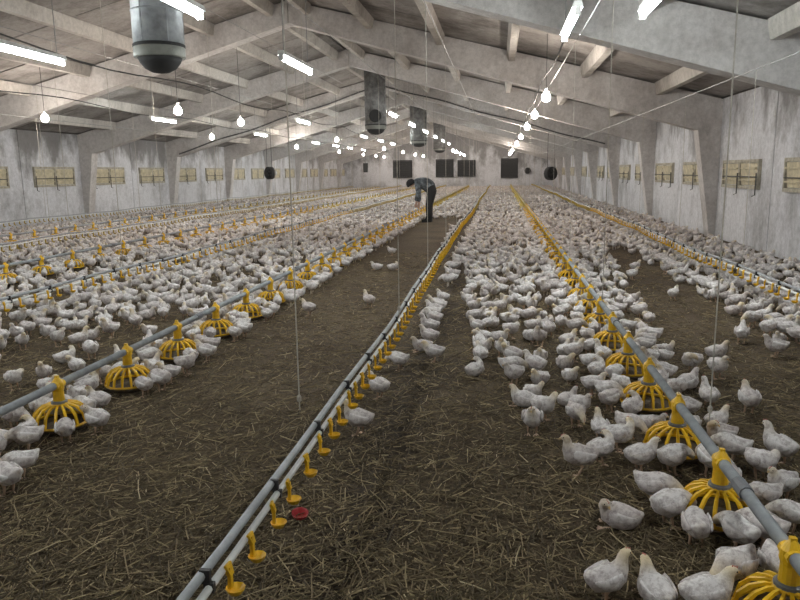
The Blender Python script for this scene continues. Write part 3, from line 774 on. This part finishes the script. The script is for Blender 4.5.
for it in range(130000):
    # more tries close to the camera's axis are not needed: uniform over the floor
    x = random.uniform(XL+.35, XR-.33); y = random.uniform(1.4, YE-.4); n_try += 1
    if not seen(x, y, 1.2 if y < 20 else 2): continue
    if random.random() > density(x, y): continue
    if any(abs(x-q) < .055 for q in (-.843, 2.77, -4.64, -8.6, -12.9)): continue
    r = .175 if y < 9 else .165 if y < 24 else .19
    if not free(x, y, r): continue
    ps = random.choices(POSES, (5, 2, 2, 3, 1.5, 5, 3))[0]
    put(x, y, random.uniform(0, 6.28), ps, random.uniform(.84, 1.04), zone_of(x, y), r)
ZTXT = {'mid': ('white chicken in the band of flock past the bending person', 'flock past the person'),
        'cen': ('white chicken in the dense flock between the middle drinker line and the right feed line', 'flock between middle drinker and right feed line'),
        'rf': ('white chicken in the loose group just right of the right feed pipe', 'flock right of the right feed line'),
        'dr': ('white chicken among those lined along the right drinker line', 'flock along the right drinker line'),
        'rw': ('white chicken in the strip between the right drinker line and the right wall', 'flock along the right wall'),
        'lf': ('white chicken in the group between the left feed line and the left drinker line', 'flock behind the left feed line'),
        'dl': ('white chicken among those lined along the left drinker line', 'flock along the left drinker line'),
        'ld': ('white chicken in the crowd left of the left drinker line', 'flock left of the left drinker line'),
        'dm': ('white chicken among those lined along the right side of the middle drinker line', 'flock along the middle drinker line')}
pan_rank = {}
for fx, nm, y0, sp in FEED:
    vis = sorted([y for (x, y, n2, n) in PANS if n2 == nm and seen(x, y, .1)])
    for r_, y in enumerate(vis): pan_rank[(nm, round(y, 3))] = r_
def depth(c_): return project((c_[0], c_[1], .1))[2]
order = sorted(range(len(CH)), key=lambda i: (0 if (isinstance(CH[i][5], str) and len(CH[i][5]) > 3) else 1, depth(CH[i]) if seen(CH[i][0], CH[i][1], .12) else 99))
solo_ids = order[:300]; solo_set = set(solo_ids)
PTXT = {'stand': 'standing', 'alert': 'neck up', 'feed': 'head down', 'turn': 'head-turned', 'preen': 'preening', 'sit': 'lying', 'sit_turn': 'lying head-turned'}
ZSH = {'mid': 'past the bending person', 'cen': 'left of right feed line', 'rf': 'right of right feed line', 'dr': 'at right drinker line', 'rw': 'by right wall',
       'lf': 'behind left feed line', 'dl': 'at left drinker line', 'ld': 'beyond left drinker line', 'dm': 'at middle drinker line'}
def facing(yaw):
    q = (math.degrees(yaw-fwd)) % 360
    return 'right' if q < 45 or q >= 315 else 'away' if q < 135 else 'left' if q < 225 else 'forward'
def level(y, nm):
    vis = sorted((abs(v-y), r_) for (m_, v), r_ in pan_rank.items() if m_ == nm); return ORD[min(vis[0][1], 19)]
LAB = {}; GRP = {}
for i in solo_ids:
    x, y, yaw, ps, sc, lab = CH[i]
    if isinstance(lab, tuple):
        r_ = ORD[min(pan_rank.get((lab[1], round(lab[3], 3)), 0), 19)]; a = math.degrees(atan2(y-lab[3], x-lab[2])) % 360
        sd = ['right', 'far right', 'far', 'far left', 'left', 'near left', 'near', 'near right'][int(((a+22.5) % 360)//45)]
        LAB[i] = f'white chicken, {PTXT[ps]}, {sd} side of the {r_} {lab[1].replace("middle ", "")} pan'; GRP[i] = f'chickens at the {r_} pan of the {lab[1]} feed line'
    elif len(lab) <= 3:
        nm = 'middle left' if lab in ('lf', 'dl', 'ld') else 'right'
        LAB[i] = f'white chicken, {PTXT[ps]}, facing {facing(yaw)}, {ZSH[lab]}, level with {level(y, nm)} pan'; GRP[i] = ZTXT[lab][1]
    else: LAB[i] = lab; GRP[i] = 'chickens standing apart'
same = {}
for i in solo_ids: same.setdefault(LAB[i], []).append(i)
for l_, ids in same.items():
    if len(ids) in (2, 3, 4):
        ids.sort(key=lambda i: depth(CH[i]))
        for i, w_ in zip(ids, {2: ('nearer', 'farther'), 3: ('nearest', 'middle', 'farthest'), 4: ('nearest', 'second-nearest', 'second-farthest', 'farthest')}[len(ids)]): LAB[i] = w_+' '+l_
for i in solo_ids:
    x, y, yaw, ps, sc, lab = CH[i]; K = KIT[ps]; lab, grp = LAB[i], GRP[i]
    o = link('chicken', K['body'], None, (x, y, 0), yaw, sc); tag(o, lab, 'chicken', grp or 'chickens standing apart')
    for wm in K['wings']: link('wing', wm, o)
    for lm in K['legs']: link('leg', lm, o)
    link('beak', K['beak'], o)
    if depth(CH[i]) < 4.8:
        link('comb', K['comb'], o)
        for em in K['eyes']: link('eye', em, o)
# everyone else: one flock mesh
def flock(name, ids, L, label):
    VV, TT, DD, SS = [], [], [], []; off = 0
    for i in ids:
        x, y, yaw, ps, sc, lab = CH[i]; V, T, D = L[ps]
        c_, s_ = cos(yaw)*sc, sin(yaw)*sc
        P = np.empty_like(V); P[:, 0] = V[:, 0]*c_-V[:, 1]*s_+x; P[:, 1] = V[:, 0]*s_+V[:, 1]*c_+y; P[:, 2] = V[:, 2]*sc
        VV.append(P); TT.append(T+off); off += len(V); DD.append(D*random.uniform(.5, 1.1)); SS.append(np.full(len(V), random.random()))
    V = np.concatenate(VV); T = np.concatenate(TT)
    me = bpy.data.meshes.new(name); me.vertices.add(len(V)); me.vertices.foreach_set('co', V.astype(np.float32).ravel())
    me.loops.add(T.size); me.loops.foreach_set('vertex_index', T.astype(np.int32).ravel())
    me.polygons.add(len(T)); me.polygons.foreach_set('loop_start', np.arange(0, T.size, 3, dtype=np.int32))
    me.update(calc_edges=True); me.polygons.foreach_set('use_smooth', np.ones(len(T), bool)); me.materials.append(MT['flock'])
    set_attr(me, 'down', np.clip(np.concatenate(DD), 0, 1)); set_attr(me, 'shade', np.concatenate(SS))
    o = link(name, me); tag(o, label, 'chickens', kind='stuff'); return len(T)
near_ids = [i for i in range(len(CH)) if i not in solo_set and CH[i][1] < 21]; far_ids = [i for i in range(len(CH)) if i not in solo_set and CH[i][1] >= 21]
t1 = flock('flock_of_chickens', near_ids, LOD1, 'dense flock of white chickens filling the floor of the shed in the middle distance')
t2 = flock('distant_flock_of_chickens', far_ids, LOD2, 'tiny white chickens covering the floor at the far end of the shed')
print('chickens', len(CH), 'near', len(near_ids), 'far', len(far_ids), 'tris', t1, t2, 'panels', n_panel, 'last solo depth', depth(CH[solo_ids[-1]]))

# ------------------------------------------------------------------ loose straw on the litter
def straw(n):
    # distance spread so that the nearer litter gets more strands
    d = 1.3*np.exp(rng.uniform(0, 1, n)*math.log(13/1.3)); lat = rng.uniform(-1, 1, n)*(d*.75+.3)
    x = lat+d*math.tan(YAW); y = d
    ok = (x > XL+.2) & (x < XR-.1); x, y = x[ok], y[ok]; n = len(x)
    a = rng.uniform(0, pi, n); L = np.exp(rng.normal(math.log(.055), .55, n)).clip(.015, .22); W = rng.uniform(.0011, .0028, n)*(1+y*.06)
    z = rng.uniform(.001, .012, n); tilt = rng.normal(0, .10, n); bend = rng.normal(0, .12, n)
    ux, uy = np.cos(a), np.sin(a); V = np.zeros((n, 9, 3))
    for j, t in enumerate((-.5, 0, .5)):
        cx = x+ux*L*t-uy*bend*L*(.25-t*t); cy = y+uy*L*t+ux*bend*L*(.25-t*t); cz = z+np.abs(tilt)*L*(t+.5)
        for k, (s, h) in enumerate(((-1, 0), (1, 0), (0, 1.3))):
            V[:, j*3+k, 0] = cx-uy*W*s; V[:, j*3+k, 1] = cy+ux*W*s; V[:, j*3+k, 2] = cz+W*h
    base = []
    for j in (0, 1):
        for k in range(3):
            p, q = j*3+k, j*3+(k+1) % 3; base += [(p, q, q+3), (p, q+3, p+3)]
    T = (np.array(base)[None]+(np.arange(n)*9)[:, None, None]).reshape(-1, 3)
    me = bpy.data.meshes.new('straw'); V = V.reshape(-1, 3); me.vertices.add(len(V)); me.vertices.foreach_set('co', V.astype(np.float32).ravel())
    me.loops.add(T.size); me.loops.foreach_set('vertex_index', T.astype(np.int32).ravel()); me.polygons.add(len(T)); me.polygons.foreach_set('loop_start', np.arange(0, T.size, 3, dtype=np.int32))
    me.update(calc_edges=True); me.materials.append(MT['straw'])
    sh = np.repeat(rng.beta(1.5, 2.6, n), 9); set_attr(me, 'shade', sh)
    o = link('loose_straw', me); tag(o, 'loose pale straw strewn over the litter in the foreground', 'straw', kind='stuff')
straw(80000)

# ------------------------------------------------------------------ the person bending over the feed line
def skin(name, verts, edges, radii, mat, parent=None, root=0, sub=2):
    me = bpy.data.meshes.new(name+'_skeleton'); me.from_pydata(verts, edges, []); o = bpy.data.objects.new(name+'_skeleton', me); COL.objects.link(o)
    md = o.modifiers.new('skin', 'SKIN'); md.use_smooth_shade = True
    sv = me.skin_vertices[0].data
    for i, r in enumerate(radii): sv[i].radius = r if isinstance(r, tuple) else (r, r); sv[i].use_root = (i == root)
    sd = o.modifiers.new('sub', 'SUBSURF'); sd.levels = sub; sd.render_levels = sub
    bpy.context.view_layer.update(); dg = bpy.context.evaluated_depsgraph_get()
    res = bpy.data.meshes.new_from_object(o.evaluated_get(dg)); bpy.data.objects.remove(o); res.name = name; res.materials.clear(); res.materials.append(mat)
    return link(name, res, parent)
# local: -x is where the person looks, feet on z = 0
B = {'pel': (.13, 0, .95), 'sp1': (.05, 0, 1.07), 'sp2': (-.10, 0, 1.17), 'chest': (-.24, 0, 1.21), 'neck': (-.37, 0, 1.19), 'head0': (-.44, 0, 1.17), 'head1': (-.52, 0, 1.13), 'head2': (-.57, 0, 1.09)}
verts, rad, ed, ix = [], [], [], {}
def bv(k, p, r, par=None):
    ix[k] = len(verts); verts.append(p); rad.append(r)
    if par: ed.append((ix[par], ix[k]))
bv('pel', B['pel'], .14); bv('sp1', B['sp1'], .135, 'pel'); bv('sp2', B['sp2'], .14, 'sp1'); bv('chest', B['chest'], .13, 'sp2'); bv('neck', B['neck'], .055, 'chest'); bv('h0', B['head0'], .075, 'neck'); bv('h1', B['head1'], .095, 'h0'); bv('h2', B['head2'], .06, 'h1')
for s, nm in ((1, 'a'), (-1, 'b')):
    bv('hip'+nm, (.10, s*.085, .80), .092, 'pel'); bv('kn'+nm, (.03, s*.10, .49), .070, 'hip'+nm); bv('an'+nm, (.06, s*.11, .09), .045, 'kn'+nm); bv('toe'+nm, (-.10, s*.13, .045), .04, 'an'+nm)
    ex = -.06 if s > 0 else 0
    bv('sh'+nm, (-.27, s*.17, 1.14), .07, 'chest'); bv('el'+nm, (-.24+ex, s*.20, .86), .048, 'sh'+nm); bv('wr'+nm, (-.24+ex*2, s*.17, .60), .033, 'el'+nm); bv('pa'+nm, (-.25+ex*2, s*.165, .52), .032, 'wr'+nm)
    for q in range(4):
        bv(f'f{q}{nm}', (-.285+ex*2+q*.02, s*.165, .46), .011, 'pa'+nm); bv(f'g{q}{nm}', (-.29+ex*2+q*.02, s*.15, .415+.01*abs(q-1.5)), .009, f'f{q}{nm}')
    bv('th'+nm, (-.285+ex*2, s*.145, .51), .012, 'pa'+nm); bv('ti'+nm, (-.30+ex*2, s*.135, .465), .009, 'th'+nm)
PX, PY = -2.14, 21.15
person = skin('person', verts, ed, rad, MT['skin']); person.location = (PX, PY, 0)
tag(person, 'person in dark blotched jacket and black trousers bending over the left feed line', 'person')
def sub_skin(name, keys, grow, mat, root, trim=None):
    ks = [k for k in ix if any(k.startswith(q) and (len(k) == len(q) or k[len(q):] in 'ab') for q in keys)]; mp = {ix[k]: j for j, k in enumerate(ks)}
    vs = [list(verts[ix[k]]) for k in ks]; rs = [rad[ix[k]]*grow[0]+(grow[1] if k[:2] not in ('el', 'wr', 'sh') else grow[1]*.5) for k in ks]; es = [(mp[a], mp[b_]) for a, b_ in ed if a in mp and b_ in mp]
    return skin(name, [tuple(v_) for v_ in vs], es, rs, mat, person, ks.index(root))
sub_skin('jacket', ['sp1', 'sp2', 'chest', 'sh', 'el', 'wr', 'pel', 'neck'], (1.12, .062), MT['jacket'], 'chest')
tr = MB()
for s in (1, -1):
    tr.tube([(.02, s*.045, 1.08), (.10, s*.06, 1.02), (.125, s*.075, .92), (.105, s*.085, .78), (.05, s*.10, .52), (.05, s*.11, .30), (.06, s*.115, .10)], [.11, .15, .15, .125, .10, .09, .085], 14)
build('trousers', tr, MT['trousers'], person, True)
for s in (1, -1):
    bt = MB().prism([(.13, 0), (-.17, 0), (-.18, .05), (-.06, .11), (-.01, .22), (.12, .22)], 1, s*.115-.055, s*.115+.055); build('boot', bt, MT['hat'], person)
hat = MB().lathe([(.118, -.03), (.122, .0), (.118, .05), (.09, .10), (.04, .125), (.003, .13)], 16); ho = build('hat', hat, MT['hat'], person, True)
ho.matrix_local = Matrix.Translation((-.49, 0, 1.14)) @ Matrix.Rotation(radians(-30), 4, 'Y') @ Matrix.Scale(1.2, 4)

# ------------------------------------------------------------------ dust haze that fills the shed
m = bpy.data.materials.new('dust_haze'); m.use_nodes = True; nt = m.node_tree
nt.nodes.remove(nt.nodes['Principled BSDF']); vs = N(nt, 'ShaderNodeVolumeScatter'); vs.inputs['Color'].default_value = (.9, .88, .86, 1)
vs.inputs['Density'].default_value = .001; vs.inputs['Anisotropy'].default_value = .5
nt.links.new(vs.outputs[0], nt.nodes['Material Output'].inputs['Volume'])
hz = build('dust_haze', MB().box((XL-.6, YB-.6, -.6), (XR+.6, YE+.6, 6.2)), m); tag(hz, 'thin dust haze in the air of the shed', 'haze', kind='stuff')
